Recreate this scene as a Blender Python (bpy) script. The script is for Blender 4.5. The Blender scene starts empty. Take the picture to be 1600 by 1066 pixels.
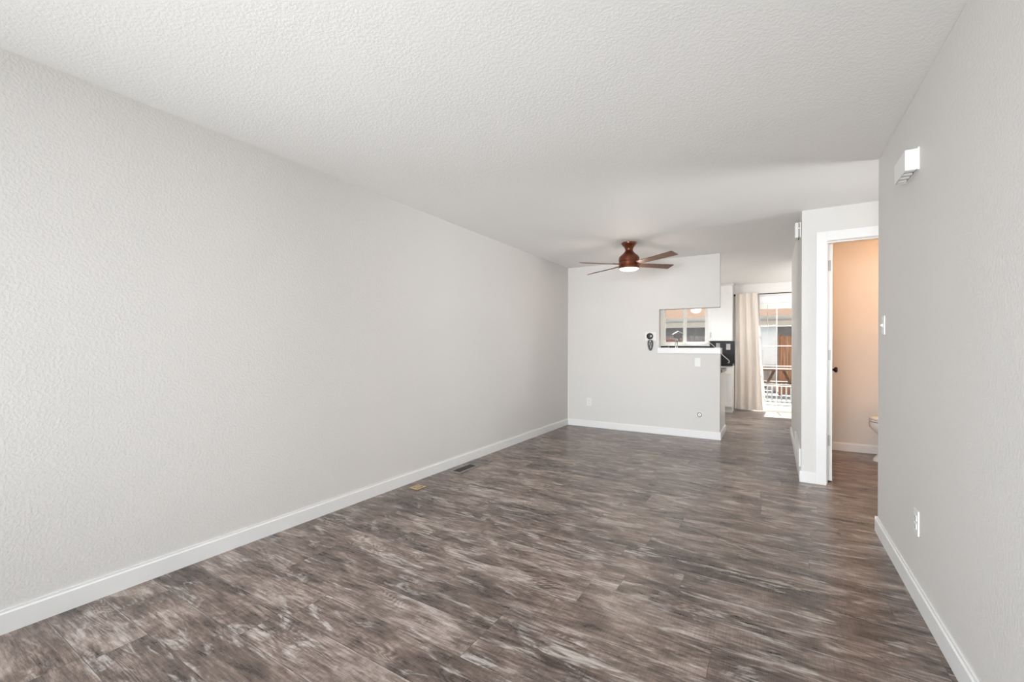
import bpy, bmesh, math, random
from mathutils import Vector, Matrix, Euler
random.seed(7)
PI = math.pi
S = bpy.context.scene
C = S.collection

# ------------------------------------------------------------------ camera, sky, sun, window light, exposure
cam_d = bpy.data.cameras.new('camera'); cam = bpy.data.objects.new('camera', cam_d); C.objects.link(cam)
cam_d.sensor_width = 36; cam_d.lens = 676.73 / 1600 * 36; cam_d.shift_y = 10.1 / 1600
cam_d.clip_start = .05; cam_d.clip_end = 300
cam.matrix_world = (Matrix.Translation((0, 0, 1.201)) @ Matrix.Rotation(math.radians(31.143), 4, 'Z')
                    @ Matrix.Rotation(PI/2, 4, 'X') @ Matrix.Rotation(math.radians(.172), 4, 'Z'))
S.camera = cam
S.view_settings.view_transform = 'Standard'; S.view_settings.look = 'None'
S.view_settings.gamma = 1; S.view_settings.use_curve_mapping = False
S.view_settings.exposure = .9
S.cycles.use_denoising = True
S.cycles.diffuse_bounces = 6; S.cycles.max_bounces = 12; S.cycles.transparent_max_bounces = 16
S.cycles.sample_clamp_indirect = 6

W = bpy.data.worlds.new('sky'); S.world = W; W.use_nodes = True
nt = W.node_tree; bg = nt.nodes['Background']
sky = nt.nodes.new('ShaderNodeTexSky'); sky.sky_type = 'HOSEK_WILKIE'; sky.turbidity = 4; sky.ground_albedo = .4
sky.sun_direction = Vector((-.25, .35, .9)).normalized()
hs = nt.nodes.new('ShaderNodeHueSaturation'); hs.inputs['Saturation'].default_value = .35
nt.links.new(sky.outputs[0], hs.inputs['Color']); nt.links.new(hs.outputs[0], bg.inputs[0])
bg.inputs[1].default_value = 1.7

sun_d = bpy.data.lights.new('sun', 'SUN'); sun_d.energy = 21; sun_d.angle = .01; sun_d.color = (1, .98, .95)
sun = bpy.data.objects.new('sun', sun_d); C.objects.link(sun)
sun.rotation_euler = Vector((.05, -.43, -1)).to_track_quat('-Z', 'Y').to_euler()

def area(name, loc, rot, sx, sy, power, color=(1, 1, 1)):
    d = bpy.data.lights.new(name, 'AREA'); d.shape = 'RECTANGLE'; d.size = sx; d.size_y = sy; d.energy = power; d.color = color
    o = bpy.data.objects.new(name, d); C.objects.link(o); o.location = loc; o.rotation_euler = rot
    return o
# daylight entering by the living room's front window, behind the camera
fw = area('front_window_daylight', (-1.08, -1.93, 1.35), (PI/2-.24, 0, -.01), 2.4, 1.7, 43, (.92, .965, 1))
fw.data.spread = math.radians(88)
# added fill lamp aimed up at the ceiling, imitating daylight bounced off the ground
ceil_fill = area('ceiling_fill_light', (-1.08, -1.90, 1.2), (PI/2+.3, 0, 0), 2.4, 1.5, 21, (.97, .985, 1))
ceil_fill.data.spread = math.radians(95)
# daylight from the tall sidelight of the entry hall, out of sight behind the right wall
en = area('entry_daylight', (2.26, 4.18, 1.5), (PI/2+.18, 0, PI/2+.2), .7, 1.7, 9, (.97, .985, 1))
en.data.spread = math.radians(74)

# ------------------------------------------------------------------ node helpers
def new_mat(name):
    m = bpy.data.materials.new(name); m.use_nodes = True
    return m, m.node_tree, m.node_tree.nodes['Principled BSDF']
class G:
    """tiny node-math helper"""
    def __init__(s, nt): s.nt = nt
    def n(s, t, **k):
        x = s.nt.nodes.new(t)
        for a, v in k.items(): setattr(x, a, v)
        return x
    def put(s, sock, v):
        if isinstance(v, bpy.types.NodeSocket): s.nt.links.new(v, sock)
        else: sock.default_value = v
    def m(s, op, a, b=None, c=None):
        x = s.n('ShaderNodeMath', operation=op); s.put(x.inputs[0], a)
        if b is not None: s.put(x.inputs[1], b)
        if c is not None: s.put(x.inputs[2], c)
        return x.outputs[0]
    def xyz(s, x=0., y=0., z=0.):
        q = s.n('ShaderNodeCombineXYZ')
        for i, v in enumerate((x, y, z)): s.put(q.inputs[i], v)
        return q.outputs[0]
    def noise(s, vec, scale=1., detail=2., rough=.5, dist=0.):
        q = s.n('ShaderNodeTexNoise'); s.nt.links.new(vec, q.inputs['Vector'])
        q.inputs['Scale'].default_value = scale; q.inputs['Detail'].default_value = detail
        q.inputs['Roughness'].default_value = rough; q.inputs['Distortion'].default_value = dist
        return q.outputs[0]
    def ramp(s, fac, stops):
        q = s.n('ShaderNodeValToRGB'); s.put(q.inputs[0], fac)
        e = q.color_ramp.elements
        while len(e) < len(stops): e.new(.5)
        for el, (p, c) in zip(e, stops): el.position = p; el.color = (*c, 1) if len(c) == 3 else c
        return q.outputs[0]
    def mix(s, fac, a, b, mode='MIX'):
        q = s.n('ShaderNodeMix', data_type='RGBA', blend_type=mode); s.put(q.inputs[0], fac)
        s.put(q.inputs[6], a if not isinstance(a, tuple) else (*a, 1)); s.put(q.inputs[7], b if not isinstance(b, tuple) else (*b, 1))
        return q.outputs[2]
    def step(s, v, lo, hi):
        q = s.n('ShaderNodeMapRange', interpolation_type='SMOOTHSTEP'); s.put(q.inputs[0], v)
        q.inputs[1].default_value = lo; q.inputs[2].default_value = hi
        return q.outputs[0]
    def bump(s, h, bsdf, strength, dist):
        q = s.n('ShaderNodeBump'); q.inputs['Strength'].default_value = strength; q.inputs['Distance'].default_value = dist
        s.put(q.inputs['Height'], h); s.nt.links.new(q.outputs[0], bsdf.inputs['Normal'])

def plain(name, col, rough=.5, metal=0., var=.04, scale=20., bump=0., bscale=60., bdist=.001, spec=.5, coat=0.):
    m, nt, b = new_mat(name); g = G(nt)
    tc = g.n('ShaderNodeTexCoord').outputs['Object']
    n = g.noise(tc, scale, 3)
    dark = tuple(max(0, c*(1-var)) for c in col); light = tuple(min(1, c*(1+var)) for c in col)
    nt.links.new(g.ramp(n, [(.3, dark), (.7, light)]), b.inputs['Base Color'])
    b.inputs['Roughness'].default_value = rough; b.inputs['Metallic'].default_value = metal
    b.inputs['Specular IOR Level'].default_value = spec
    b.inputs['Coat Weight'].default_value = coat
    if bump: g.bump(g.noise(tc, bscale, 3, .55), b, bump, bdist)
    return m

# ------------------------------------------------------------------ materials
M = {}
def wall_paint(name, col, bs, scale, dist):
    m, nt, b = new_mat(name); g = G(nt)
    tc = g.n('ShaderNodeTexCoord').outputs['Object']
    n = g.noise(tc, 1.3, 2)
    nt.links.new(g.ramp(n, [(.3, tuple(c*.985 for c in col)), (.7, tuple(min(1, c*1.015) for c in col))]), b.inputs['Base Color'])
    b.inputs['Roughness'].default_value = .62; b.inputs['Specular IOR Level'].default_value = .3
    h = g.step(g.noise(tc, scale, 3, .5, .4), .35, .7)
    g.bump(h, b, bs, dist)
    return m
M['wall'] = wall_paint('greige_wall_paint', (.66, .645, .628), .32, 85, .0018)
M['ceil'] = wall_paint('textured_ceiling_paint', (.83, .828, .815), .24, 90, .0025)
M['trim'] = plain('white_trim_paint', (.765, .765, .76), .38, var=.01)
M['cab'] = plain('white_cabinet_paint', (.74, .74, .725), .35, var=.01)
M['plastic'] = plain('white_plastic', (.75, .75, .735), .4, var=.01)
M['slot'] = plain('dark_slot', (.03, .03, .03), .7)
M['mid_grey'] = plain('grey_louvre_plastic', (.45, .44, .43), .6)  # mid grey for the chime recess and the blind wand
M['blackm'] = plain('black_metal', (.02, .018, .017), .35, .6)
M['blackp'] = plain('black_plastic', (.018, .018, .018), .3)
M['dark_ring'] = plain('dark_grey_ring', (.13, .13, .13), .5)
M['dark_grille'] = plain('dark_register_grille', (.07, .062, .056), .45, .3)
M['greyp'] = plain('pale_grey_buttons', (.62, .62, .62), .4)
M['steel'] = plain('brushed_steel', (.62, .6, .58), .32, 1.0)
M['chrome'] = plain('chrome', (.85, .85, .86), .12, 1.0)
M['satin'] = plain('satin_nickel', (.36, .35, .34), .45, .6)
M['brass'] = plain('brass', (.66, .48, .2), .35, .85)
M['pewter'] = plain('pewter_register', (.27, .245, .225), .42, .35)
M['bronze'] = plain('rubbed_bronze', (.17, .05, .022), .28, .75, var=.15, scale=9, coat=.3)
M['porcelain'] = plain('white_porcelain', (.84, .83, .81), .12, var=.005, coat=.5)
M['vinyl'] = plain('white_vinyl_frame', (.82, .81, .77), .4, var=.01)
M['granite'] = plain('black_granite', (.018, .017, .017), .2, var=.6, scale=180, spec=.12)
M['concrete'] = plain('patio_concrete', (.075, .07, .065), .9, var=.15, scale=6, bump=.2)
M['fascia'] = plain('cream_fascia', (.82, .77, .70), .7, var=.05)
M['siding'] = plain('grey_siding', (.3, .3, .31), .8, var=.12, scale=3)
M['gutter'] = plain('grey_gutter', (.6, .57, .53), .6)
M['rust'] = plain('weathered_red_brick', (.36, .2, .17), .85, var=.25, scale=12)
M['grill'] = plain('dark_grill_metal', (.06, .05, .055), .4, .3)
M['cable'] = plain('white_cord', (.78, .77, .75), .5)
M['bark'] = plain('bark', (.16, .11, .08), .9, var=.3)
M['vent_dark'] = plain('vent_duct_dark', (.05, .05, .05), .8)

def wood_mat(name, stops, rough, sx, sy, axis='x'):
    m, nt, b = new_mat(name); g = G(nt)
    sp = g.n('ShaderNodeSeparateXYZ'); nt.links.new(g.n('ShaderNodeTexCoord').outputs['Object'], sp.inputs[0])
    o = {'x': (sx, sy, sy), 'y': (sy, sx, sy), 'z': (sy, sy, sx)}[axis]
    v = g.xyz(*[g.m('MULTIPLY', sp.outputs[i], o[i]) for i in range(3)])
    n = g.noise(v, 1, 5, .6, .3)
    nt.links.new(g.ramp(n, stops), b.inputs['Base Color']); b.inputs['Roughness'].default_value = rough
    g.bump(n, b, .1, .001)
    return m
M['blade'] = wood_mat('walnut_fan_blade', [(.3, (.09, .042, .024)), (.55, (.17, .085, .052)), (.75, (.22, .12, .075))], .4, 4, 60)
M['fence'] = wood_mat('weathered_fence_wood', [(.3, (.2, .19, .19)), (.5, (.33, .325, .33)), (.7, (.47, .465, .475))], .85, 1.2, 30, 'z')
M['cedar'] = wood_mat('red_cedar_wood', [(.3, (.2, .085, .045)), (.5, (.42, .2, .11)), (.7, (.58, .33, .2))], .8, 1.2, 26, 'z')
M['deckwood'] = wood_mat('picnic_table_wood', [(.3, (.075, .042, .027)), (.5, (.13, .072, .047)), (.7, (.17, .105, .075))], .8, 1.2, 26, 'x')

def roof_mat():
    m, nt, b = new_mat('tan_roof_shingles'); g = G(nt)
    br = g.n('ShaderNodeTexBrick'); nt.links.new(g.n('ShaderNodeTexCoord').outputs['Object'], br.inputs['Vector'])
    br.inputs['Scale'].default_value = 3; br.inputs['Color1'].default_value = (.062, .034, .022, 1)
    br.inputs['Color2'].default_value = (.074, .043, .028, 1); br.inputs['Mortar'].default_value = (.07, .045, .034, 1)
    br.inputs['Mortar Size'].default_value = .012
    nt.links.new(br.outputs[0], b.inputs['Base Color']); b.inputs['Roughness'].default_value = .9; b.inputs['Specular IOR Level'].default_value = .1
    return m
M['roof'] = roof_mat()

def fabric(name, col, transl=.0):
    m, nt, b = new_mat(name); g = G(nt)
    tc = g.n('ShaderNodeTexCoord').outputs['Object']
    n = g.noise(tc, 400, 2)
    nt.links.new(g.ramp(n, [(.3, tuple(c*.93 for c in col)), (.7, tuple(min(1, c*1.05) for c in col))]), b.inputs['Base Color'])
    b.inputs['Roughness'].default_value = .9; b.inputs['Sheen Weight'].default_value = .2; b.inputs['Specular IOR Level'].default_value = .1
    g.bump(n, b, .2, .0008)
    if transl:
        t = g.n('ShaderNodeBsdfTranslucent'); t.inputs[0].default_value = (*col, 1)
        mx = g.n('ShaderNodeMixShader'); mx.inputs[0].default_value = transl
        out = nt.nodes['Material Output']
        nt.links.new(b.outputs[0], mx.inputs[1]); nt.links.new(t.outputs[0], mx.inputs[2]); nt.links.new(mx.outputs[0], out.inputs[0])
    return m
M['curtain'] = fabric('beige_curtain_cloth', (.76, .69, .625), .10)
M['lining'] = fabric('white_lining_cloth', (.85, .84, .82), .45)
M['leaf'] = fabric('green_leaves', (.12, .2, .06), .3)

def glass_mat():
    m, nt, b = new_mat('window_glass'); g = G(nt); nt.nodes.remove(b)
    t = g.n('ShaderNodeBsdfTransparent'); t.inputs[0].default_value = (.95, .97, .96, 1)
    gl = g.n('ShaderNodeBsdfGlossy'); gl.inputs['Roughness'].default_value = .02
    lw = g.n('ShaderNodeLayerWeight'); lw.inputs[0].default_value = .5
    fr = g.m('ADD', .012, g.m('MULTIPLY', g.m('POWER', lw.outputs['Facing'], 5.), .7))
    mx = g.n('ShaderNodeMixShader'); nt.links.new(fr, mx.inputs[0])
    nt.links.new(t.outputs[0], mx.inputs[1]); nt.links.new(gl.outputs[0], mx.inputs[2])
    nt.links.new(mx.outputs[0], nt.nodes['Material Output'].inputs[0])
    return m
M['glass'] = glass_mat()
def emit_mat(name, col, st):
    m, nt, b = new_mat(name)
    b.inputs['Base Color'].default_value = (.9, .88, .84, 1); b.inputs['Roughness'].default_value = .4
    b.inputs['Emission Color'].default_value = (*col, 1); b.inputs['Emission Strength'].default_value = st
    return m
M['bowl'] = emit_mat('lit_frosted_glass', (1, .84, .62), 2.2)
M['bathbulb'] = emit_mat('lit_warm_bulb', (1, .62, .32), 18)
M['lampglass'] = emit_mat('added_lamp_diffuser', (1, .97, .93), 8)

def tile_mat():
    m, nt, b = new_mat('black_glazed_tile'); g = G(nt)
    sp = g.n('ShaderNodeSeparateXYZ'); nt.links.new(g.n('ShaderNodeTexCoord').outputs['Object'], sp.inputs[0])
    br = g.n('ShaderNodeTexBrick', offset=.0); nt.links.new(g.xyz(sp.outputs[0], sp.outputs[2], 0.), br.inputs['Vector'])
    br.inputs['Scale'].default_value = 1; br.inputs['Brick Width'].default_value = .1; br.inputs['Row Height'].default_value = .1
    br.inputs['Mortar Size'].default_value = .0015
    br.inputs['Color1'].default_value = (.016, .015, .016, 1); br.inputs['Color2'].default_value = (.03, .028, .03, 1)
    br.inputs['Mortar'].default_value = (.06, .06, .06, 1)
    nt.links.new(br.outputs[0], b.inputs['Base Color']); b.inputs['Roughness'].default_value = .25; b.inputs['Specular IOR Level'].default_value = .1
    return m
M['tile'] = tile_mat()

def plank_mat():
    m, nt, b = new_mat('weathered_oak_planks'); g = G(nt)
    uv = g.n('ShaderNodeUVMap', uv_map='plank').outputs[0]
    at = g.n('ShaderNodeAttribute', attribute_name='rnd')
    su = g.n('ShaderNodeSeparateXYZ'); nt.links.new(uv, su.inputs[0]); u, v = su.outputs[0], su.outputs[1]
    sr = g.n('ShaderNodeSeparateXYZ'); nt.links.new(at.outputs['Vector'], sr.inputs[0])
    r1, r2, L = sr.outputs[0], sr.outputs[1], sr.outputs[2]
    zz = g.m('MULTIPLY', r1, 37.)
    uo = g.m('ADD', u, g.m('MULTIPLY', r2, 53.))
    def vec(sx, sy, dz=0.): return g.xyz(g.m('MULTIPLY', uo, sx), g.m('MULTIPLY', v, sy), g.m('ADD', zz, dz))
    blotch = g.noise(vec(2.3, 5.5), 1, 4, .6, .8)
    patch = g.noise(vec(5., 15., 5.), 1, 5, .62, 1.0)
    streak = g.noise(vec(7., 75., 9.), 1, 6, .65, .2)
    fine = g.noise(vec(22., 420., 3.), 1, 3, .6)
    saw = g.noise(vec(330., 14., 2.), 1, 2, .5)
    field = g.noise(vec(1.5, 8., 21.), 1, 2, .45, .5)
    rings = g.m('ABSOLUTE', g.m('SUBTRACT', g.m('FRACT', g.m('MULTIPLY', field, 34.)), .5))      # cathedral figure
    knotzone = g.step(g.noise(vec(2.2, 7., 31.), 1, 2), .54, .66)
    t = g.m('ADD', g.m('MULTIPLY', g.m('SUBTRACT', blotch, .5), 1.4), .42)
    t = g.m('ADD', t, g.m('MULTIPLY', g.m('SUBTRACT', streak, .5), .95))
    t = g.m('ADD', t, g.m('MULTIPLY', g.m('SUBTRACT', fine, .5), .7))
    t = g.m('ADD', t, g.m('MULTIPLY', g.m('SUBTRACT', patch, .5), .85))
    t = g.m('ADD', t, g.m('MULTIPLY', g.m('MULTIPLY', g.m('SUBTRACT', rings, .25), knotzone), .62))
    t = g.m('ADD', t, g.m('MULTIPLY', g.m('SUBTRACT', saw, .5), .30))
    t = g.m('ADD', t, g.m('MULTIPLY', g.m('SUBTRACT', r1, .5), .18))
    base = g.ramp(t, [(.08, (.050, .036, .030)), (.32, (.104, .076, .064)), (.5, (.182, .138, .116)), (.68, (.285, .23, .202)), (.95, (.45, .395, .36))])
    wp = g.m('MULTIPLY', g.step(g.noise(vec(3., 8.5, 51.), 1, 5, .65, 1.4), .51, .65), g.step(streak, .36, .62))
    col = g.mix(g.m('MULTIPLY', wp, .78), base, (.49, .45, .42))
    warm = g.step(g.noise(vec(1.4, 4., 71.), 1, 1), .35, .7)
    col = g.mix(g.m('MULTIPLY', warm, .35), col, g.mix(1., col, (1.0, .93, .86), 'MULTIPLY'))
    edge_glint = g.m('MULTIPLY', g.step(g.m('SUBTRACT', PW, v), .007, .004), g.step(blotch, .42, .6))  # bevel highlight along one long plank edge, painted into the colour
    col = g.mix(g.m('MULTIPLY', edge_glint, .45), col, (.46, .41, .38))
    ed = g.m('MINIMUM', g.m('MINIMUM', u, g.m('SUBTRACT', L, u)), g.m('MINIMUM', v, g.m('SUBTRACT', PW, v)))
    seam = g.step(ed, .0, .0018)
    col = g.mix(g.m('SUBTRACT', 1., seam), col, (.06, .046, .04))
    nt.links.new(col, b.inputs['Base Color'])
    nt.links.new(g.m('ADD', .26, g.m('MULTIPLY', t, .14)), b.inputs['Roughness'])
    b.inputs['Specular IOR Level'].default_value = .55
    g.bump(g.m('ADD', g.m('MULTIPLY', t, .35), seam), b, .22, .0012)
    return m
PW = .1905
M['plank'] = plank_mat()

# ------------------------------------------------------------------ mesh helpers
def NB(): return bmesh.new()
def box(bm, x0, y0, z0, x1, y1, z1, bev=0., seg=2):
    r = bmesh.ops.create_cube(bm, size=1)['verts']
    for v in r:
        v.co = Vector(((x0+x1)/2 + v.co.x*(x1-x0), (y0+y1)/2 + v.co.y*(y1-y0), (z0+z1)/2 + v.co.z*(z1-z0)))
    if bev:
        es = list({e for v in r for e in v.link_edges})
        bmesh.ops.bevel(bm, geom=es, offset=bev, segments=seg, affect='EDGES', profile=.6)
    return bm
def prism(bm, pts, axis, a, b):
    """extrude a 2D outline along an axis ('x': pts=(y,z); 'y': pts=(x,z); 'z': pts=(x,y))"""
    def P(p, t): return {'x': (t, p[0], p[1]), 'y': (p[0], t, p[1]), 'z': (p[0], p[1], t)}[axis]
    A = [bm.verts.new(P(p, a)) for p in pts]; B = [bm.verts.new(P(p, b)) for p in pts]
    n = len(pts)
    bm.faces.new(A); bm.faces.new(B[::-1])
    for i in range(n): bm.faces.new((A[i], B[i], B[(i+1) % n], A[(i+1) % n]))
    bmesh.ops.recalc_face_normals(bm, faces=bm.faces[:])
    return bm
def lathe(bm, prof, c=(0, 0, 0), seg=40, axis='z'):
    rings = []
    for r, z in prof:
        ring = []
        for i in range(seg):
            a = 2*PI*i/seg
            p = (max(r, 1e-4)*math.cos(a), max(r, 1e-4)*math.sin(a), z)
            if axis == 'y': p = (p[0], p[2], p[1])
            if axis == 'x': p = (p[2], p[0], p[1])
            ring.append(bm.verts.new((c[0]+p[0], c[1]+p[1], c[2]+p[2])))
        rings.append(ring)
    for a, b in zip(rings, rings[1:]):
        for i in range(seg): bm.faces.new((a[i], a[(i+1) % seg], b[(i+1) % seg], b[i]))
    bm.faces.new(rings[0][::-1]); bm.faces.new(rings[-1])
    bmesh.ops.recalc_face_normals(bm, faces=bm.faces[:])
    return bm
def tube(bm, pts, r, seg=10):
    pts = [Vector(p) for p in pts]; rings = []
    for i, p in enumerate(pts):
        d = (pts[min(i+1, len(pts)-1)] - pts[max(i-1, 0)]).normalized()
        up = Vector((0, 0, 1)) if abs(d.z) < .95 else Vector((0, 1, 0))
        s = d.cross(up).normalized(); t = s.cross(d)
        rr = r[i] if isinstance(r, (list, tuple)) else r
        rings.append([bm.verts.new(p + s*math.cos(2*PI*k/seg)*rr + t*math.sin(2*PI*k/seg)*rr) for k in range(seg)])
    for a, b in zip(rings, rings[1:]):
        for i in range(seg): bm.faces.new((a[i], a[(i+1) % seg], b[(i+1) % seg], b[i]))
    bm.faces.new(rings[0][::-1]); bm.faces.new(rings[-1])
    bmesh.ops.recalc_face_normals(bm, faces=bm.faces[:])
    return bm
def loft(bm, secs, seg=40):
    """secs: (z, cx, cy, a, b) superellipse sections"""
    rings = []
    for z, cx, cy, a, b in secs:
        ring = []
        for i in range(seg):
            t = 2*PI*i/seg; c, s = math.cos(t), math.sin(t); e = .85
            ring.append(bm.verts.new((cx + a*math.copysign(abs(c)**e, c), cy + b*math.copysign(abs(s)**e, s), z)))
        rings.append(ring)
    for a, b in zip(rings, rings[1:]):
        for i in range(seg): bm.faces.new((a[i], a[(i+1) % seg], b[(i+1) % seg], b[i]))
    bm.faces.new(rings[0][::-1]); bm.faces.new(rings[-1])
    bmesh.ops.recalc_face_normals(bm, faces=bm.faces[:])
    return bm
def obj(name, bm, mat, parent=None, smooth=False):
    me = bpy.data.meshes.new(name); bm.to_mesh(me); bm.free()
    if smooth:
        for p in me.polygons: p.use_smooth = True
        try: me.set_sharp_from_angle(angle=math.radians(38))
        except Exception: pass
    me.materials.append(M[mat])
    o = bpy.data.objects.new(name, me); C.objects.link(o)
    if parent is not None: o.parent = parent
    return o
def tag(o, label, cat, group=None):
    o['label'] = label; o['category'] = cat
    if group: o['group'] = group
    return o
def thing(name, label, cat, loc=(0, 0, 0), rz=0., group=None):
    o = bpy.data.objects.new(name, None); C.objects.link(o); o.location = loc; o.rotation_euler = (0, 0, rz)
    o.empty_display_size = .05
    return tag(o, label, cat, group)
def struct(name, bm, mat, label=None, parent=None, smooth=False):
    o = obj(name, bm, mat, parent, smooth)
    if parent is None: o['kind'] = 'structure'
    if label: o['label'] = label
    return o
def bbox(*a, **k): return box(NB(), *a, **k)

# ------------------------------------------------------------------ room shell
XL, XR, YB, YR, XE = -2.753, .586, 6.244, 3.674, -.600
YD, XH, YHE, YK, H = 4.690, .215, 7.25, 9.55, 2.44
YF = -2.0                      # front wall, behind the camera
XA, XBATH, YBATH, XN = 2.3, 1.72, 6.37, 1.75

def build_floor():
    me = bpy.data.meshes.new('floor')
    bm = NB(); uvl = bm.loops.layers.uv.new('plank'); cl = bm.loops.layers.float_vector.new('rnd')
    joints = {0: -.400, -1: -.665, -3: -.208, -5: -1.04, 2: -.66, 5: .206}
    y_ref = 2.287; k0 = int(math.floor((YF - y_ref)/PW)) - 1; k1 = int(math.ceil((YK+.12 - y_ref)/PW))
    LEN = 1.22; X0, X1 = XL - .1, 2.45
    for k in range(k0, k1):
        off = joints.get(k, None)
        if off is None: off = random.uniform(0, LEN)
        x = off - LEN*math.ceil((off - X0)/LEN)
        while x < X1:
            y0 = y_ref + k*PW
            vs = [bm.verts.new(p) for p in ((x, y0, 0), (x+LEN, y0, 0), (x+LEN, y0+PW, 0), (x, y0+PW, 0))]
            f = bm.faces.new(vs); rr = (random.random(), random.random(), LEN)
            fl = random.random() < .5
            for lp, (a, b) in zip(f.loops, ((0, 0), (LEN, 0), (LEN, PW), (0, PW))):
                lp[uvl].uv = (LEN-a if fl else a, b); lp[cl] = rr
            x += LEN
    top = bm.faces[:]
    box(bm, X0, YF-.15, -.12, X1+LEN, YK+.12, -.0005)
    bm.to_mesh(me); bm.free(); me.materials.append(M['plank'])
    o = bpy.data.objects.new('floor', me); C.objects.link(o); o['kind'] = 'structure'
    o['label'] = 'weathered brown grey wood plank floor'
build_floor()
struct('ceiling', bbox(XL-.12, YF-.12, H, 2.5, YK+.12, H+.12), 'ceil', 'off white textured ceiling')
struct('wall_left', bbox(XL-.12, YF-.12, 0, XL, YK+.12, H), 'wall', 'long greige left wall')
# front wall behind the camera, with its window opening
WX0, WX1, WZ0, WZ1 = -2.45, .28, .45, 2.25
bm = NB()
box(bm, XL, YF-.12, 0, WX0, YF, H); box(bm, WX1, YF-.12, 0, XR, YF, H)
box(bm, WX0, YF-.12, 0, WX1, YF, WZ0); box(bm, WX0, YF-.12, WZ1, WX1, YF, H)
struct('wall_front', bm, 'wall')
bm = NB()
box(bm, WX0, YF-.1, WZ0, WX1, YF-.03, WZ0+.05); box(bm, WX0, YF-.1, WZ1-.05, WX1, YF-.03, WZ1)
for xx in (WX0, (WX0+WX1)/2-.03, WX1-.06): box(bm, xx, YF-.1, WZ0+.05, xx+.06, YF-.03, WZ1-.05)
w2 = struct('window_2', bm, 'vinyl')
obj('glass', bbox(WX0+.05, YF-.07, WZ0+.05, WX1-.05, YF-.064, WZ1-.05), 'glass', w2)

bm = NB(); box(bm, XR, YF-.12, 0, XR+.115, YR, H, .006)
struct('wall_right', bm, 'wall', 'greige right wall ending at the hall')
struct('wall_alcove', bbox(XA, YR-.115, 0, XA+.1, YD, H), 'wall')
bm = NB()
for (a, b, c_, d_) in ((3.78, .60, 3.83, 2.40), (4.53, .60, 4.58, 2.40), (3.83, .60, 4.53, .65), (3.83, 2.35, 4.53, 2.40)): box(bm, XA-.025, a, b, XA, c_, d_)
w3 = struct('window_3', bm, 'vinyl')
obj('glass', bbox(XA-.012, 3.83, .65, XA-.008, 4.53, 2.35), 'glass', w3)
struct('wall_alcove_front', bbox(XR+.115, YR-.115, 0, XA, YR, H), 'wall')
# back wall with the pass-through to the kitchen
prof = [(XL, 0), (XE, 0), (XE, 1.14), (-1.373, 1.14), (-1.373, 1.738), (-.606, 1.738), (-.606, H), (XL, H)]
struct('wall_back', prism(NB(), prof, 'y', YB, YB+.115), 'wall', 'greige back wall with pass-through opening')
struct('trim_1', bbox(-1.388, YB-.016, 1.127, -.592, YB+.2, 1.204, bev=.003), 'trim', 'thick white ledge of the pass-through')
# wall with the bathroom door
DX0, DX1, DZ = .398, 1.13, 2.146
prof = [(XH, 0), (DX0-.012, 0), (DX0-.012, DZ+.012), (DX1+.012, DZ+.012), (DX1+.012, 0), (XA, 0), (XA, H), (XH, H)]
struct('wall_bathroom', prism(NB(), prof, 'y', YD, YD+.115), 'wall', 'greige wall with the bathroom doorway')
struct('wall_hall', bbox(XH, YD+.115, 0, XH+.115, YHE, H, ), 'wall', 'narrow hall wall seen edge-on')
struct('wall_nook', bbox(XH+.115, YHE-.115, 0, XN, YHE, H), 'wall')
struct('wall_nook_right', bbox(XN, YHE-.115, 0, XN+.1, YK, H), 'wall')
struct('wall_bath_far', bbox(XH+.115, YBATH, 0, XBATH, YBATH+.1, H), 'wall', 'bathroom far wall')
struct('wall_bath_right', bbox(XBATH, YD+.115, 0, XBATH+.1, YBATH+.1, H), 'wall')
# kitchen outer wall with window and sliding door
KX0, KX1, KZ0, KZ1 = -2.07, -1.125, 1.262, 2.12
SX0, SX1, SZ = -.48, 1.45, 2.06
bm = NB(); y0, y1 = YK, YK+.14
box(bm, XL, y0, 0, KX0, y1, H); box(bm, KX0, y0, 0, KX1, y1, KZ0); box(bm, KX0, y0, KZ1, KX1, y1, H)
box(bm, KX1, y0, 0, SX0, y1, H); box(bm, SX0, y0, SZ, SX1, y1, H); box(bm, SX1, y0, 0, XN+.1, y1, H)
struct('wall_kitchen', bm, 'wall', 'kitchen outer wall with window and patio door')

# baseboards: height .098, stepped top
def base_profile(s=1): return [(0, 0), (s*.013, 0), (s*.013, .083), (s*.008, .089), (s*.008, .098), (0, .098)]
def baseboard(name, axis, at, a, b, s):
    """axis 'y' runs along Y on a wall at x=at, facing s; axis 'x' runs along X on a wall at y=at"""
    pts = [(at+p, z) for p, z in base_profile(s)]
    bm = NB()
    prism(bm, pts, 'y' if axis == 'y' else 'x', a, b)
    return struct(name, bm, 'trim')
baseboard('baseboard_left', 'y', XL, YF, YB, 1)
baseboard('baseboard_back', 'x', YB, XL+.013, XE+.013, -1)
baseboard('baseboard_back_end', 'y', XE, YB, YB+.115, 1)
baseboard('baseboard_right', 'y', XR, YF, YR, -1)
baseboard('baseboard_right_end', 'x', YR, XR-.013, XA, 1)
baseboard('baseboard_hall', 'y', XH, YD+.001, YHE, -1)
baseboard('baseboard_bathroom_wall', 'x', YD, XH-.013, .322, -1)
baseboard('baseboard_bath_far', 'x', YBATH, .33, XBATH, -1)
baseboard('baseboard_nook', 'x', YK, -.6, SX0, -1)
baseboard('baseboard_front', 'x', YF, XL, XR, 1)

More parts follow.
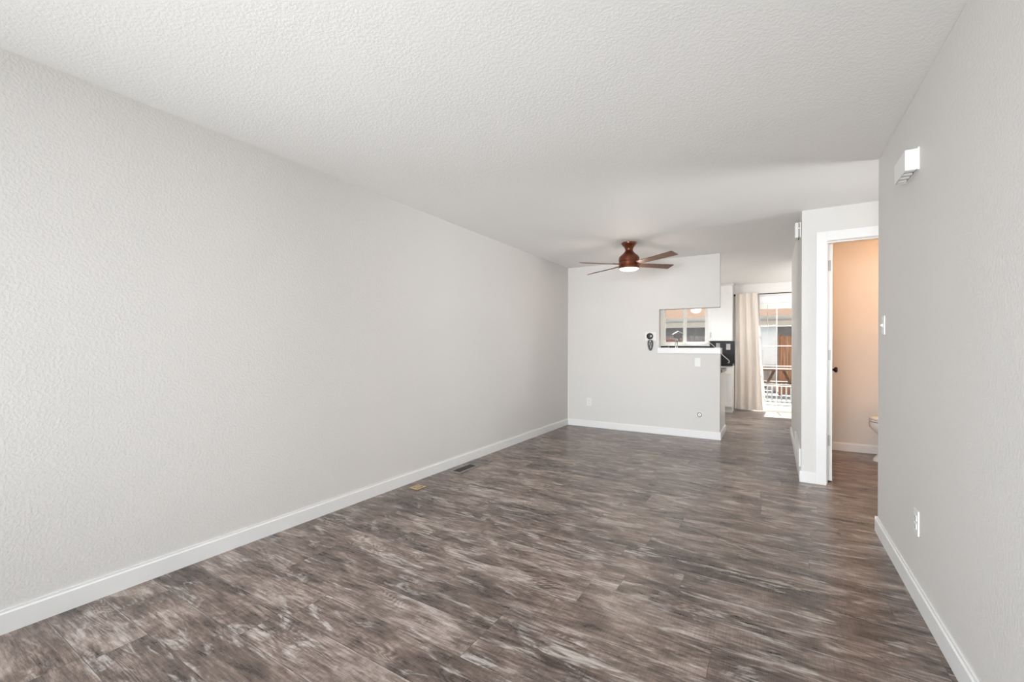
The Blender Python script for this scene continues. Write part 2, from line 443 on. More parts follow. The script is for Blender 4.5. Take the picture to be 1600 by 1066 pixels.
# bathroom door casing and jamb
bm = NB(); cy0, cy1 = YD-.017, YD
box(bm, .322, cy0, 0, DX0, cy1, DZ+.082, .002); box(bm, DX1, cy0, 0, DX1+.078, cy1, DZ+.082, .002)
box(bm, DX0, cy0, DZ, DX1, cy1, DZ+.082, .002)
struct('trim_2', bm, 'trim', 'white bathroom door casing')
bm = NB()
box(bm, DX0-.012, YD-.002, 0, DX0+.002, YD+.118, DZ+.012); box(bm, DX1-.002, YD-.002, 0, DX1+.012, YD+.118, DZ+.012)
box(bm, DX0+.002, YD-.002, DZ-.002, DX1-.002, YD+.118, DZ+.012)
box(bm, DX0+.002, YD+.03, 0, DX0+.012, YD+.065, DZ-.012); box(bm, DX1-.012, YD+.03, 0, DX1-.002, YD+.065, DZ-.012)
box(bm, DX0+.002, YD+.03, DZ-.012, DX1-.002, YD+.065, DZ-.002)
struct('trim_3', bm, 'trim', 'white bathroom door jamb')
# the door leaf, swung open into the bathroom
dY = YD+.122
d1 = struct('door_1', bbox(.4145, dY, .012, .450, dY+.72, DZ-.006, bev=.0015), 'trim', 'white bathroom door standing open, seen edge-on')
for z in (1.946, 1.141, .372):
    bm = NB(); box(bm, .4145, dY-.0022, z-.047, .437, dY, z+.047, .002)
    tube(bm, [(.409, dY-.004, z-.05), (.409, dY-.004, z+.05)], .0055)
    obj('hinge', bm, 'satin', d1)
kb = NB(); ky = dY+.65
lathe(kb, [(.032, 0), (.032, .004), (.028, .008), (.012, .01), (.011, .03), (.022, .036), (.028, .046), (.027, .058), (.016, .064)], (.450, ky, .985), 28, 'x')
obj('knob', kb, 'blackm', d1, True)
kb = NB(); lathe(kb, [(.030, 0), (.028, -.008), (.012, -.01), (.011, -.03), (.024, -.038), (.027, -.05), (.016, -.062)], (.4145, ky, .985), 28, 'x')
obj('knob', kb, 'blackm', d1, True)
pv = Vector((.409, dY, 0))          # swung a few degrees short of square
d1.matrix_world = Matrix.Translation(pv) @ Matrix.Rotation(math.radians(-3.6), 4, 'Z') @ Matrix.Translation(-pv)

# kitchen window: outer frame, two sashes, glass
bm = NB(); fy0, fy1 = YK+.03, YK+.11
box(bm, KX0, fy0, KZ0, KX0+.045, fy1, KZ1); box(bm, KX1-.045, fy0, KZ0, KX1, fy1, KZ1)
box(bm, KX0+.045, fy0, KZ0, KX1-.045, fy1, KZ0+.03); box(bm, KX0+.045, fy0, KZ1-.04, KX1-.045, fy1, KZ1)
w1 = struct('window_1', bm, 'vinyl', 'white sliding kitchen window')
xm = -1.59
for (a, b, yy) in ((KX0+.045, xm+.035, YK+.04), (xm-.035, KX1-.045, YK+.075)):
    bm = NB(); t = .05 if yy < YK+.05 else .035
    zb, zt = KZ0+.03, KZ1-.04
    box(bm, a, yy, zb, a+t, yy+.03, zt); box(bm, b-t, yy, zb, b, yy+.03, zt)
    box(bm, a+t, yy, zb, b-t, yy+.03, zb+.035); box(bm, a+t, yy, zt-.035, b-t, yy+.03, zt)
    s = obj('sash', bm, 'vinyl', w1)
    obj('glass', bbox(a+t, yy+.012, zb+.035, b-t, yy+.016, zt-.035), 'glass', s)
struct('trim_4', bbox(KX0-.02, YK-.02, KZ0-.022, KX1+.02, YK+.03, KZ0, bev=.002), 'trim', 'white kitchen window stool')

# sliding patio door with grilles
bm = NB(); fy0, fy1 = YK+.01, YK+.12
box(bm, SX0, fy0, 0, SX0+.05, fy1, SZ); box(bm, SX1-.05, fy0, 0, SX1, fy1, SZ)
box(bm, SX0+.05, fy0, SZ-.05, SX1-.05, fy1, SZ); box(bm, SX0+.05, fy0, 0, SX1-.05, fy1, .035)
d2 = struct('door_2', bm, 'vinyl', 'white sliding patio door with a grid of bars')
pm = (SX0+SX1)/2
for (a, b, yy) in ((SX0+.05, pm+.04, YK+.03), (pm-.04, SX1-.05, YK+.075)):
    bm = NB(); t = .075; zb, zt = .035, SZ-.05
    box(bm, a, yy, zb, a+t, yy+.035, zt); box(bm, b-t, yy, zb, b, yy+.035, zt)
    box(bm, a+t, yy, zb, b-t, yy+.035, zb+.075); box(bm, a+t, yy, zt-.06, b-t, yy+.035, zt)
    p = obj('door_panel', bm, 'vinyl', d2)
    obj('glass', bbox(a+t, yy+.015, zb+.075, b-t, yy+.019, zt-.06), 'glass', p)
    bm = NB(); 
    xs = [(a+b)/2]
    for x in xs: box(bm, x-.009, yy+.008, zb+.075, x+.009, yy+.026, zt-.06)
    for z in (.486, .865, 1.245, 1.62): box(bm, a+t, yy+.0085, z-.009, b-t, yy+.0255, z+.009)
    obj('grille', bm, 'vinyl', p)
bm = NB(); box(bm, SX0-.07, YK-.018, SZ, SX1+.07, YK, SZ+.12, .003)
box(bm, SX0-.07, YK-.018, 0, SX0, YK, SZ); box(bm, SX1, YK-.018, 0, SX1+.07, YK, SZ)
struct('trim_5', bm, 'trim', 'white patio door casing')

# ------------------------------------------------------------------ ceiling fan
fan = thing('ceiling_fan', 'reddish bronze ceiling fan with four walnut blades and a lit bowl', 'ceiling fan', (-1.463, 5.084, H))
bm = lathe(NB(), [(.05, 0), (.085, -.001), (.089, -.006), (.088, -.016), (.078, -.03), (.060, -.048), (.048, -.07), (.043, -.086), (.047, -.1)], seg=48)
obj('canopy', bm, 'bronze', fan, True)
bm = lathe(NB(), [(.041, -.088), (.051, -.106), (.072, -.13), (.098, -.152), (.114, -.170), (.118, -.188), (.118, -.222), (.112, -.225), (.112, -.231), (.118, -.234), (.118, -.262), (.110, -.268), (.05, -.27)], seg=56)
hs_ = obj('motor_housing', bm, 'bronze', fan, True)
bm = lathe(NB(), [(.116, -.262), (.118, -.27), (.118, -.302), (.113, -.306), (.05, -.306)], seg=56)
obj('light_collar', bm, 'bronze', fan, True)
bm = lathe(NB(), [(.110, -.304), (.108, -.309), (.099, -.317), (.08, -.324), (.05, -.329), (.0, -.331)], seg=48)
obj('light_bowl', bm, 'bowl', fan, True)
tiltx, tilty = .0429, .0263
for ang in (-29.3, 56.4, 154.5, 234.2):
    a = math.radians(ang); pt = math.radians(-16.2)
    R = Matrix.Rotation(a, 4, 'Z') @ Matrix.Rotation(pt, 4, 'X')
    n = 14; r0, r1 = .145, .655; w0, w1_ = .078, .106
    out = [(r0, -w0/2), (r0+.05, -w0/2-.003), (r1-.0, -w1_/2), (r1+.004, -w1_/2+.004), (r1+.004, w1_/2-.004), (r1, w1_/2), (r0+.05, w0/2+.003), (r0, w0/2)]
    bm = prism(NB(), out, 'z', -.0035, .0035)
    for v in bm.verts:
        p = R @ v.co; z = -.258 + p.z + tiltx*p.x + tilty*p.y
        v.co = Vector((p.x, p.y, z))
    b = obj('blade', bm, 'blade', fan)
    out = [(.10, -.026), (.15, -.03), (.20, -.03), (.225, -.012), (.225, .012), (.20, .03), (.15, .03), (.10, .026)]
    bm = prism(NB(), out, 'z', .0035, .009)
    for v in bm.verts:
        p = R @ v.co; v.co = Vector((p.x, p.y, -.258 + p.z + tiltx*p.x + tilty*p.y))
    obj('blade_iron', bm, 'bronze', b)

# ------------------------------------------------------------------ wall devices (built facing local -Y)
def wall_plate(root, w=.072, h=.117, d=.006):
    return obj('plate', bbox(-w/2, -d, -h/2, w/2, 0, h/2, bev=.0022), 'plastic', root)
def outlet(name, label, loc, rz, cat='outlet', group=None):
    t = thing(name, label, cat, loc, rz, group)
    p = wall_plate(t)
    for z in (.0195, -.0195):
        bm = bbox(-.017, -.0085, z-.0145, .017, -.005, z+.0145, bev=.003)
        r = obj('receptacle', bm, 'plastic', t)
        bm = NB()
        box(bm, -.0085, -.0089, z-.003, -.0065, -.0084, z+.007); box(bm, .0065, -.0089, z-.003, .0085, -.0084, z+.006)
        box(bm, -.003, -.0089, z-.0105, .003, -.0084, z-.006)
        obj('slot', bm, 'slot', r)
    return t
def switch(name, label, loc, rz, toggle=True):
    t = thing(name, label, 'light switch', loc, rz)
    wall_plate(t)
    if toggle:
        bm = NB(); prism(bm, [(-.005, -.011), (-.018, -.004), (-.019, .003), (-.005, .011)], 'x', -.0055, .0055)
        obj('toggle', bm, 'plastic', t)
        for z in (.03, -.03): obj('screw', lathe(NB(), [(.0035, -.0055), (.0035, -.0068), (.001, -.0072)], (0, 0, z), 12, 'y'), 'plastic', t)
    else:
        obj('rocker', bbox(-.0165, -.0095, -.033, .0165, -.005, .033, bev=.002), 'plastic', t)
    return t
RW = -PI/2    # local -Y turned to world -X
outlet('wall_outlet', 'white outlet low on the right wall above its baseboard', (XR, 2.757, .378), RW)
switch('light_switch', 'white toggle light switch on the right wall beside the hall opening', (XR, 3.497, 1.346), RW)
outlet('wall_outlet', 'white outlet low on the back wall near the left corner', (-2.400, YB, .378), 0)
switch('light_switch', 'white rocker switch under the pass-through ledge', (-.871, YB, 1.01), 0, False)

t = thing('cable_jack', 'small round grey-ringed cable jack low on the back wall', 'wall jack', (-.845, YB, .312))
obj('plate', lathe(NB(), [(.040, 0), (.040, -.002), (.036, -.005), (.02, -.006)], (0, 0, 0), 32, 'y'), 'plastic', t, True)
bm = NB()
R0 = []
for i in range(40):
    a = 2*PI*i/40; R0.append((.026*math.cos(a), -.0065, .026*math.sin(a)))
tube(bm, R0 + [R0[0]], .0045, 8)
obj('ring', bm, 'dark_ring', t, True)
obj('connector', lathe(NB(), [(.006, -.004), (.006, -.014), (.003, -.014)], (0, 0, 0), 14, 'y'), 'satin', t, True)

# black handset and round knob on white plates, left of the pass-through
t = thing('wall_remote_holder', 'white plate with a black round dial above a black oval remote, left of the pass-through', 'wall control', (-1.487, YB, 1.30))
obj('plate', bbox(-.077, -.006, -.0, .077, 0, .122, bev=.002), 'plastic', t)
obj('cradle', bbox(-.066, -.006, -.125, .066, 0, -.002, bev=.002), 'wall', t)
kb = lathe(NB(), [(.044, -.006), (.046, -.012), (.044, -.026), (.036, -.032), (.02, -.034)], (-.008, 0, .066), 40, 'y')
dial = obj('dial', kb, 'blackp', t, True)
obj('dial_button', lathe(NB(), [(.011, -.031), (.011, -.036), (.007, -.037)], (.014, 0, .067), 20, 'y'), 'greyp', dial, True)
bm = NB(); pts = []
for z, w in ((.012, .024), (.006, .033), (-.012, .038), (-.05, .039), (-.085, .033), (-.115, .024), (-.134, .012), (-.138, .004)): pts.append((z, w))
outl = [(-w, z) for z, w in pts] + [(w, z) for z, w in pts[::-1]]
prism(bm, outl, 'y', -.026, -.006)
bmesh.ops.bevel(bm, geom=[e for e in bm.edges if abs(e.verts[0].co.y+.026) < 1e-5 and abs(e.verts[1].co.y+.026) < 1e-5], offset=.005, segments=3, affect='EDGES')
rem = obj('remote', bm, 'blackp', t, True)
for x, z, r in ((0, -.008, .0085), (-.013, -.032, .005), (.013, -.032, .005), (-.012, -.05, .005), (.012, -.05, .005)):
    obj('button', lathe(NB(), [(r, -.025), (r, -.0285), (r*.6, -.029)], (x, 0, z), 16, 'y'), 'greyp', rem, True)
obj('button', bbox(.004, -.0285, -.105, .012, -.025, -.062, bev=.001), 'greyp', rem)

# door chime high on the right wall
t = thing('door_chime', 'white box chime with louvred underside high on the right wall', 'door chime', (XR, 2.845, 2.10), RW)
obj('back_plate', bbox(-.108, -.006, -.053, .108, 0, .054, bev=.001), 'plastic', t)
bm = NB()
d = .052; x0, x1, z0, z1 = -.105, .105, -.050, .048
box(bm, x0, -d, z0, x0+.004, -.006, z1); box(bm, x1-.004, -d, z0, x1, -.006, z1)
box(bm, x0+.004, -d, z0, x1-.004, -d+.004, z1); box(bm, x0+.004, -d+.004, z1-.004, x1-.004, -.006, z1)
obj('cover', bm, 'plastic', t)
obj('louvre_recess', bbox(x0+.004, -d+.004, z0+.012, x1-.004, -.006, z0+.014), 'mid_grey', t)
for i in range(4):
    xx = x0+.012+i*.053
    obj('louvre', bbox(xx, -d+.004, z0, xx+.026, -.010, z0+.012, bev=.002), 'plastic', t)

# small wall box high on the hall wall
t = thing('wall_box', 'small white box with dark side slots high on the hall wall', 'wall box', (XH, 4.95, 2.315), RW)
obj('back_plate', bbox(-.075, -.010, -.070, .075, 0, .070, bev=.001), 'plastic', t)
obj('cover', bbox(-.07, -.045, -.07, .07, -.017, .07, bev=.003), 'plastic', t)
bm = NB()
box(bm, -.066, -.017, -.066, .066, -.010, .066)
obj('slot', bm, 'slot', t)
bm = NB(); box(bm, -.0700, -.0172, .012, .07, -.0098, .022)
obj('rib', bm, 'plastic', t)

# return-air grille low on the hall wall
t = thing('wall_vent', 'long white air vent grille low on the hall wall', 'vent', (XH, 4.80, 0))
bm = NB(); L = 1.0
box(bm, -.012, 0, .108, 0, .022, .272); box(bm, -.012, L-.022, .108, 0, L, .272)
box(bm, -.012, .022, .108, 0, L-.022, .126); box(bm, -.012, .022, .254, 0, L-.022, .272)
obj('frame', bm, 'trim', t)
for i in range(8):
    z = .131+i*.0155
    bm = NB(); prism(bm, [(-.002, z+.010), (-.010, z), (-.011, z+.001), (-.003, z+.011)], 'y', .022, L-.022)
    obj('slat', bm, 'trim', t)
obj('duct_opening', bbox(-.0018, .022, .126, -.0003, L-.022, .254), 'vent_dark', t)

# ------------------------------------------------------------------ floor fittings
t = thing('floor_register', 'dark pewter floor heating register beside the left baseboard', 'vent', (-2.612, 3.43, 0))
w, l = .066, .163
bm = NB()
for (a, b, c_, d_) in ((-w, -l, w, -l+.022), (-w, l-.022, w, l), (-w, -l+.022, -w+.02, l-.022), (w-.02, -l+.022, w, l-.022)):
    box(bm, a, b, .0, c_, d_, .007, .0015)
obj('frame', bm, 'pewter', t)
obj('damper', bbox(-w+.02, -l+.022, 0.0005, w-.02, l-.022, .0015), 'vent_dark', t)
bm = NB()
for i in range(3): box(bm, -w+.02+.014+i*.0165, -l+.022, .0017, -w+.02+.018+i*.0165, l-.022, .006)
for i in range(9):
    y = -l+.022 + (i+1)*(2*l-.044)/10; box(bm, -w+.02, y-.002, .0017, w-.02, y+.002, .0055)
# scroll rings between the bars
for i in range(5):
    y = -l+.022 + (i+.5)*(2*l-.044)/5
    ring = [(.02*math.cos(k*PI/8), y+.02*math.sin(k*PI/8), .004) for k in range(17)]
    tube(bm, ring, .0022, 6)
obj('grille', bm, 'dark_grille', t)

t = thing('floor_outlet', 'brass square outlet cover set in the floor by the left baseboard', 'outlet', (-2.603, 2.757, 0))
obj('cover_plate', bbox(-.05, -.055, 0, .05, .055, .005, bev=.002), 'brass', t)
obj('inner_plate', bbox(-.034, -.036, .004, .034, .036, .0058, bev=.001), 'pewter', t)
obj('receptacle', lathe(NB(), [(.022, .0055), (.022, .0068), (.018, .0072), (.0, .0072)], seg=28), 'brass', t, True)
bm = NB(); box(bm, -.009, -.006, .0068, -.006, .006, .0075); box(bm, .006, -.006, .0068, .009, .006, .0075)
obj('slot', bm, 'slot', t)
obj('screw', lathe(NB(), [(.004, .005), (.004, .0065), (.002, .007)], (0, .045, 0), 10), 'brass', t, True)

# ------------------------------------------------------------------ kitchen
def shaker(root, x0, z0, x1, z1, yf, name, handle=None, side=-1):
    """a framed panel front on the plane y=yf facing side (-1: towards -Y)"""
    bm = NB(); f = .055 if (z1-z0) > .25 else .035; s = side; th = .019
    ya, yb = sorted((yf, yf+s*th))
    box(bm, x0, ya, z0, x0+f, yb, z1); box(bm, x1-f, ya, z0, x1, yb, z1)
    box(bm, x0+f, ya, z0, x1-f, yb, z0+f); box(bm, x0+f, ya, z1-f, x1-f, yb, z1)
    ya, yb = sorted((yf, yf+s*.009)); box(bm, x0+f, ya, z0+f, x1-f, yb, z1-f)
    d = obj(name, bm, 'cab', root)
    if handle:
        hx, hz, vert = handle; yy = yf+s*th; bm = NB()
        dv = Vector((0, 0, .05)) if vert else Vector((.05, 0, 0))
        c = Vector((hx, yy+s*.026, hz))
        tube(bm, [c-dv, c+dv], .005)
        for k in (-.7, .7): q = c+dv*k; tube(bm, [q, (q.x, yy, q.z)], .004)
        obj('handle', bm, 'satin', d, True)
    return d
YC = YK-.6
def base_cabinet(label, x0, x1, doors=1):
    t = thing('base_cabinet', label, 'cabinet', (0, 0, 0))
    bm = NB(); box(bm, x0, YC+.019, .10, x1, YK-.001, .872); box(bm, x0, YC+.07, 0, x1, YK-.001, .10)
    obj('body', bm, 'cab', t)
    n = doors; w = (x1-x0)/n
    for i in range(n):
        a, b = x0+i*w+.004, x0+(i+1)*w-.004
        shaker(t, a, .715, b, .86, YC+.019, 'drawer', ((a+b)/2, .788, False))
        shaker(t, a, .112, b, .705, YC+.019, 'door', (a+.03, .64, True))
    return t
base_cabinet('white base cabinet at the right end of the black counter', -1.20, -.657)
base_cabinet('white sink base cabinet below the kitchen window', -2.10, -1.20, 2)
base_cabinet('white base cabinet in the left corner of the kitchen', XL+.001, -2.10)
ct = obj('countertop', bbox(XL, YC-.025,   .872, -.646, YK-.001, .912, bev=.003), 'granite')
tag(ct, 'black polished countertop along the kitchen window wall', 'countertop')
bm = NB(); box(bm, XL, YK-.012, .912, KX0-.021, YK-.0005, 1.337); box(bm, KX0-.021, YK-.012, .912, KX1+.021, YK-.0005, KZ0-.022); box(bm, KX1+.021, YK-.012, .912, -.655, YK-.0005, 1.337)
tag(obj('backsplash', bm, 'tile'), 'glossy black tile backsplash below the window and cabinet', 'backsplash')
# upper cabinet right of the window
uy = YK-.33
t = thing('upper_cabinet', 'white wall cabinet right of the kitchen window', 'cabinet')
obj('body', bbox(-1.095, uy+.019, 1.338, -.678, YK-.013, H-.04), 'cab', t)
shaker(t, -1.092, 1.342, -.681, H-.05, uy+.019, 'door', (-1.050, 1.455, True))
bm = NB(); prism(bm, [(uy+.019, H-.04), (uy-.012, H-.012), (uy-.012, H-.002), (YK-.013, H-.002), (YK-.013, H-.04)], 'x', -1.095, -.666)
obj('crown_moulding', bm, 'cab', t)
# peninsula behind the half wall (fronts face the kitchen)
t = thing('peninsula_cabinet', 'white cabinet run with a plain end panel behind the half wall', 'cabinet')
obj('body', bbox(XL+.001, YB+.117, 0.0, -.622, 6.98, .872), 'cab', t)
obj('end_panel', bbox(-.622, YB+.117, 0, -.602, 6.985, .872), 'cab', t)
for i in range(4):
    a = -2.12+i*.375; shaker(t, a, .112, a+.367, .86, 6.98, 'door', (a+.34, .75, True), 1)
bm = NB(); prism(bm, [(-.602+p, z) for p, z in base_profile(1)], 'y', YB+.117, 6.985)
obj('baseboard', bm, 'trim', t)
ct = obj('countertop', bbox(XL, YB+.117, .873, -.588, 7.03, .914, bev=.003), 'granite')
tag(ct, 'black countertop of the peninsula behind the half wall', 'countertop')

outlet('wall_outlet', 'white outlet on black tile by the curtain', (-.768, YK-.0125, 1.228), 0)
outlet('wall_outlet', 'white outlet on black tile above the ledge end', (-.953, YK-.0125, 1.243), 0)
# faucet
t = thing('kitchen_faucet', 'chrome gooseneck faucet in front of the kitchen window', 'faucet', (-1.700, 9.40, .912))
obj('base', lathe(NB(), [(.03, 0), (.03, .01), (.022, .02), (.018, .09), (.014, .1)], seg=24), 'chrome', t, True)
pts = [(0, 0, .09), (0, 0, .36)] + [(0, -.085+.085*math.cos(k*PI/10), .36+.085*math.sin(k*PI/10)*1.3) for k in range(1, 11)] + [(0, -.17, .30)]
obj('spout', tube(NB(), pts, .013, 14), 'chrome', t, True)
obj('spray_head', lathe(NB(), [(.015, .30), (.018, .27), (.02, .22), (.016, .215)], (0, -.17, 0), 18), 'chrome', t, True)
obj('lever', tube(NB(), [(.016, 0, .07), (.05, 0, .1), (.085, 0, .15)], [.008, .007, .006]), 'chrome', t, True)
t = thing('soap_dispenser', 'slim chrome soap pump left of the faucet', 'soap dispenser', (-1.868, 9.42, .912))
obj('stem', lathe(NB(), [(.02, 0), (.02, .012), (.009, .02), (.009, .30), (.012, .305)], seg=18), 'chrome', t, True)
obj('nozzle', tube(NB(), [(0, 0, .30), (0, 0, .318), (0, -.07, .316)], .006), 'chrome', t, True)
# white cord draped across the tile
pts = [(-1.118, YK-.02, 1.318), (-1.05, YK-.02, 1.262), (-.93, YK-.02, 1.135), (-.85, YK-.02, 1.045), (-.775, YK-.02, .975), (-.745, YK-.025, .945), (-.742, YK-.035, .925), (-.77, YK-.04, .918)]
tag(obj('power_cord', tube(NB(), pts, .0075, 8), 'cable', None, True), 'white cord running diagonally down the black tile', 'cord')

# curtain and rod
yc = YK-.11
def curtain_sheet(bm, xl, xr, n, amp, folds, z0, z1, ph=0., yoff=0.):
    nz = 30; th = .004; grid = []
    for side in (0, 1):
        g = []
        for j in range(nz+1):
            t = j/nz; z = z1 + (z0-z1)*t; row = []
            for i in range(n+1):
                s = i/n; x = xl(t) + (xr(t)-xl(t))*s
                w = amp*(.65+.5*t)*math.sin(2*PI*folds*(s+.03*math.sin(5*t+s*3)) + ph)
                w += .005*math.sin(2*PI*folds*2.3*s+1.1+t)*(1-t*.5)
                row.append(bm.verts.new((x, yc+yoff+w+side*th, z)))
            g.append(row)
        grid.append(g)
    for side, g in enumerate(grid):
        for j in range(nz):
            for i in range(n): bm.faces.new((g[j][i], g[j][i+1], g[j+1][i+1], g[j+1][i]))
    a, b = grid
    for j in range(nz):
        bm.faces.new((a[j][0], b[j][0], b[j+1][0], a[j+1][0])); bm.faces.new((a[j][n], b[j][n], b[j+1][n], a[j+1][n]))
    for i in range(n):
        bm.faces.new((a[0][i], b[0][i], b[0][i+1], a[0][i+1])); bm.faces.new((a[nz][i], b[nz][i], b[nz][i+1], a[nz][i+1]))
    bmesh.ops.recalc_face_normals(bm, faces=bm.faces[:]); return bm
t = thing('curtain', 'beige gathered curtain drawn to the left of the patio door', 'curtain', (0, 0, 0))
obj('cloth', curtain_sheet(NB(), lambda t: -.638+.006*math.sin(t*4), lambda t: -.262+.03*t+.06*t*t, 90, .026, 3.2, .028, 2.25, .6, -.0), 'curtain', t, True)
obj('lining', curtain_sheet(NB(), lambda t: -.33, lambda t: -.235+.05*t+.07*t*t, 30, .018, 1.6, .03, 2.23, .3, .05), 'lining', t, True)
obj('header_ruffle', curtain_sheet(NB(), lambda t: -.636, lambda t: -.268, 90, .009, 9, 2.18, 2.262, .2, .032), 'curtain', t, True)
t = thing('curtain_rod', 'thin black curtain rod above the patio door', 'curtain rod')
obj('rod', tube(NB(), [(-.633, yc+.075, 2.236), (1.5, yc+.075, 2.236)], .008, 12), 'blackm', t, True)
for x, s in ((-.633, -1), (1.5, 1)):
    obj('finial', lathe(NB(), [(.008, 0), (.018, s*.006), (.022, s*.02), (.016, s*.034), (.004, s*.042)], (x, yc+.075, 2.236), 16, 'x'), 'blackm', t, True)
for x in (-.60, 1.45):
    bm = NB(); box(bm, x-.008, yc+.075, 2.222, x+.008, YK-.004, 2.238); box(bm, x-.015, YK-.004, 2.19, x+.015, YK-.0002, 2.26)
    obj('bracket', bm, 'blackm', t)

# ------------------------------------------------------------------ bathroom
t = thing('blind_wand', 'thin grey wand hanging at the top of the patio door glass', 'wand', (-.10, YK-.03, 0))
obj('rod', tube(NB(), [(0, 0, 2.03), (.002, 0, 1.53)], .0055, 8), 'mid_grey', t, True)
obj('grip', tube(NB(), [(.002, 0, 1.53), (.002, 0, 1.44)], .008, 8), 'plastic', t, True)
t = thing('toilet', 'white toilet bowl showing past the wall end in the bathroom', 'toilet', (1.13, 5.99, 0))
obj('bowl', loft(NB(), [(0, .03, 0, .245, .115), (.02, .03, 0, .245, .115), (.10, .05, 0, .20, .105), (.18, .05, 0, .175, .11), (.25, .04, 0, .19, .14), (.31, .02, 0, .225, .172), (.36, .0, 0, .245, .187), (.40, 0, 0, .25, .19), (.418, 0, 0, .245, .186)]), 'porcelain', t, True)
obj('seat', loft(NB(), [(.422, .0, 0, .243, .185), (.427, 0, 0, .25, .19), (.437, 0, 0, .25, .19), (.442, 0, 0, .243, .185)]), 'porcelain', t, True)
obj('lid', loft(NB(), [(.447, .0, 0, .240, .182), (.452, 0, 0, .248, .188), (.462, 0, 0, .246, .187), (.470, 0, 0, .225, .17)]), 'porcelain', t, True)
tk = obj('tank', bbox(.24, -.22, .40, .42, .22, .76, bev=.03, seg=4), 'porcelain', t, True)
obj('tank_lid', bbox(.23, -.23, .762, .43, .23, .80, bev=.012, seg=3), 'porcelain', t, True)
obj('pedestal', bbox(.15, -.10, 0, .40, .10, .40, bev=.03, seg=3), 'porcelain', t, True)
obj('flush_lever', tube(NB(), [(.232, -.15, .70), (.222, -.15, .70), (.218, -.09, .695)], .006), 'chrome', t, True)

t = thing('vanity_light', 'warm wall lamp above the bathroom vanity', 'wall lamp', (XBATH, 5.35, 2.12))
obj('back_plate', bbox(-.025, -.25, -.04, 0, .25, .04, bev=.006), 'satin', t)
for y in (-.16, 0, .16):
    obj('bulb', lathe(NB(), [(.014, 0), (.016, .02), (.04, .06), (.045, .085), (.03, .115), (0, .125)], (-.07, y, -.05), 20), 'bathbulb', t, True)
    obj('socket', tube(NB(), [(-.025, y, 0), (-.07, y, 0), (-.07, y, -.045)], .012), 'satin', t, True)
def point(name, loc, p, col, r=.06):
    d = bpy.data.lights.new(name, 'POINT'); d.energy = p; d.color = col; d.shadow_soft_size = r
    o = bpy.data.objects.new(name, d); C.objects.link(o); o.location = loc
point('vanity_lamp_glow', (1.45, 5.3, 2.15), 9, (1, .53, .27))

# added flush ceiling lamps (kitchen, nook, hall), unseen, placed to brighten those rooms
def added_lamp(label, x, y, p, col):
    t = thing('added_ceiling_lamp', label, 'added lamp', (x, y, H))
    obj('base', lathe(NB(), [(.15, 0), (.16, -.01), (.16, -.03), (.14, -.035)], seg=36), 'satin', t, True)
    obj('diffuser', lathe(NB(), [(.145, -.033), (.14, -.06), (.11, -.085), (.06, -.098), (0, -.1)], seg=36), 'lampglass', t, True)
    point('added_lamp_glow', (x, y, H-.22), p, col, .14)
added_lamp('added round white ceiling lamp, unseen, brightening the kitchen', -1.7, 7.4, 22, (1, .985, .97))
added_lamp('added round white ceiling lamp, unseen, brightening the breakfast nook', 1.05, 8.4, 22, (1, .985, .97))
added_lamp('added round white ceiling lamp, unseen, brightening the entry hall', 1.6, 4.15, 1, (1, .985, .97))
point('fan_lamp_glow', (-1.463, 5.084, H-.40), 5, (1, .86, .74), .12)

# ------------------------------------------------------------------ outside
ground = struct('ground', bbox(-14, YK+.14, -.3, 14, 32, -.12), 'concrete')
# neighbouring garage
t = thing('garage', 'long low garage with tan roof and pale fascia behind the yard', 'building', (0, 20, 0))
obj('wall', bbox(-13, 0.5, -.12, 9, 6, 2.12), 'siding', t)
bm = NB(); prism(bm, [(-.02, 2.50), (3.5, 3.62), (7, 2.5), (7, 2.44), (3.5, 3.56), (-.02, 2.44)], 'x', -13.4, 9.4)
obj('roof', bm, 'roof', t)
obj('fascia', bbox(-13.4, -.05, 2.30, 9.4, .0, 2.50), 'fascia', t)
obj('soffit_board', bbox(-13.4, .02, 2.08, 9.4, .07, 2.30), 'fascia', t)
obj('gutter', bbox(-13.4, -.12, 2.29, 9.4, -.05, 2.33, bev=.01), 'gutter', t)

def fence(label, x0, x1, y, h, mat, pw=.14, group=None):
    t = thing('wooden_fence', label, 'fence', (0, y, -.12))
    n = int((x1-x0)/pw); 
    bm = NB()
    for i in range(n):
        hh = h + random.uniform(-.01, .01); box(bm, x0+i*pw+.004, 0, .03, x0+(i+1)*pw-.004, .02, hh)
    obj('planks', bm, mat, t)
    for z in (.35, h-.3): obj('rail', bbox(x0, .02, z, x1, .06, z+.09), mat, t)
    k = max(1, int((x1-x0)/2.2))
    for i in range(k+1): obj('post', bbox(x0+(x1-x0)*i/k-.045, .06, 0, x0+(x1-x0)*i/k+.045, .15, h+.03), mat, t)
    return t
fence('tall weathered grey plank fence along the yard', -8, .02, 15.5, 1.72, 'fence')
fence('reddish brown cedar fence right of the grey fence', .16, 4, 14.2, 1.66, 'cedar')

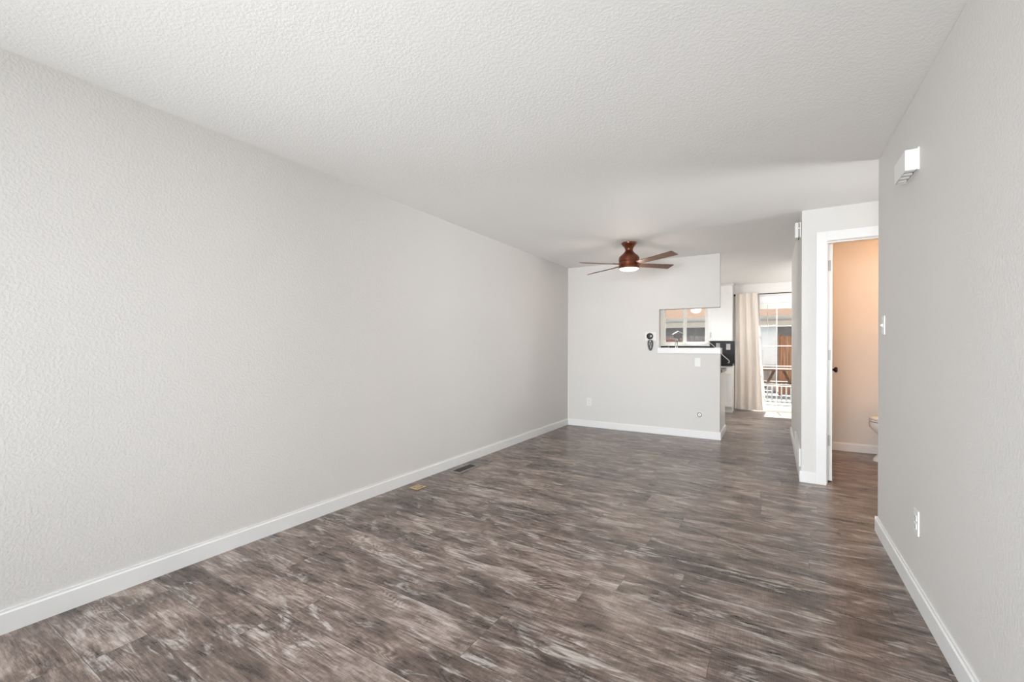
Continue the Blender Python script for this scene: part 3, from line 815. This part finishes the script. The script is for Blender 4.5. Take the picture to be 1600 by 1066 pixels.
# picnic table on the patio
t = thing('picnic_table', 'brown wooden picnic table beyond the patio door', 'table', (.10, 11.4, -.12))
for i in range(4): obj('top_board', bbox(-.62, -.3+i*.15, .83, .62, -.16+i*.15, .865, bev=.004), 'deckwood', t)
for x in (-.33, .33):
    for s in (-1, 1):
        bm = NB(); prism(bm, [(s*.05, .83), (s*.12, .83), (s*.52, 0), (s*.44, 0)], 'x', x-.02, x+.02); obj('leg', bm, 'deckwood', t)
    obj('cross_beam', bbox(x-.022-.03, -.55, .42, x-.022, .55, .51), 'deckwood', t)
for s in (-1, 1):
    obj('bench_board', bbox(-.62, s*.5-.11, .51, .62, s*.5+.11, .545, bev=.004), 'deckwood', t)
    bm = NB()
    prism(bm, [(s*.06, .82), (s*.12, .82), (s*.30, .42), (s*.24, .42)], 'y', -.02, .02); obj('brace', bm, 'deckwood', t)
t = thing('deck_railing', 'low pale grey picket railing behind the picnic table', 'railing', (0, 12.6, -.12))
for i in range(18): obj('picket', bbox(-.75+i*.1, 0, .03, -.718+i*.1, .025, .50), 'trim', t)
obj('rail', bbox(-.8, .025, .42, 1.05, .06, .48), 'fence', t); obj('rail', bbox(-.8, .025, .06, 1.05, .06, .14), 'fence', t)
# bird feeder and brick wall seen by the kitchen window
t = thing('bird_feeder', 'dark roofed bird feeder on a post beyond the kitchen window', 'bird feeder', (-2.01, 11.2, -.12), .35)
obj('post', bbox(-.03, -.03, 0, .03, .03, 1.56), 'grill', t)
obj('house', bbox(-.085, -.07, 1.56, .085, .07, 1.66, bev=.004), 'grill', t)
bm = NB(); prism(bm, [(-.12, 1.65), (0, 1.72), (.12, 1.65), (.12, 1.663), (0, 1.735), (-.12, 1.663)], 'y', -.10, .10)
obj('roof', bm, 'fence', t)
t = thing('garden_wall', 'low reddish brick wall beyond the kitchen window', 'wall', (-3.75, 13.9, -.12))
bm = NB()
for z in range(10):
    for i in range(10):
        x = -1.3+i*.25+(z % 2)*.12; box(bm, x, 0, z*.155, x+.24, .12, z*.155+.15)
obj('brickwork', bm, 'rust', t)
obj('coping', bbox(-1.33, -.02, 1.55, 1.33, .14, 1.59, bev=.005), 'rust', t)
# trees beyond the garage
def tree(label, x, y, h, r):
    t = thing('tree', label, 'tree', (x, y, -.12), 0, 'trees behind the garage')
    obj('trunk', tube(NB(), [(0, 0, 0), (.05, 0, h*.35), (0, .1, h*.75)], [.22, .16, .06], 10), 'bark', t, True)
    bm = NB()
    for i in range(900):
        d = Vector((random.gauss(0, 1), random.gauss(0, 1), random.gauss(0, 1))).normalized()*r*random.uniform(.55, 1)
        p = Vector((d.x, d.y, h*.72 + d.z*.75)); s = random.uniform(.12, .26)
        q = Euler((random.random()*6, random.random()*6, random.random()*6)).to_matrix()
        bm.faces.new([bm.verts.new(p + q @ Vector(v)*s) for v in ((-1, 0, 0), (0, -.5, 0), (1, 0, .15), (0, .5, 0))])
    obj('crown', bm, 'leaf', t)
tree('green tree whose top shows above the garage roof through the patio door', -.9, 30, 4.0, 1.6)
tree('green tree above the garage roof through the kitchen window', -6.6, 30, 4.4, 1.8)
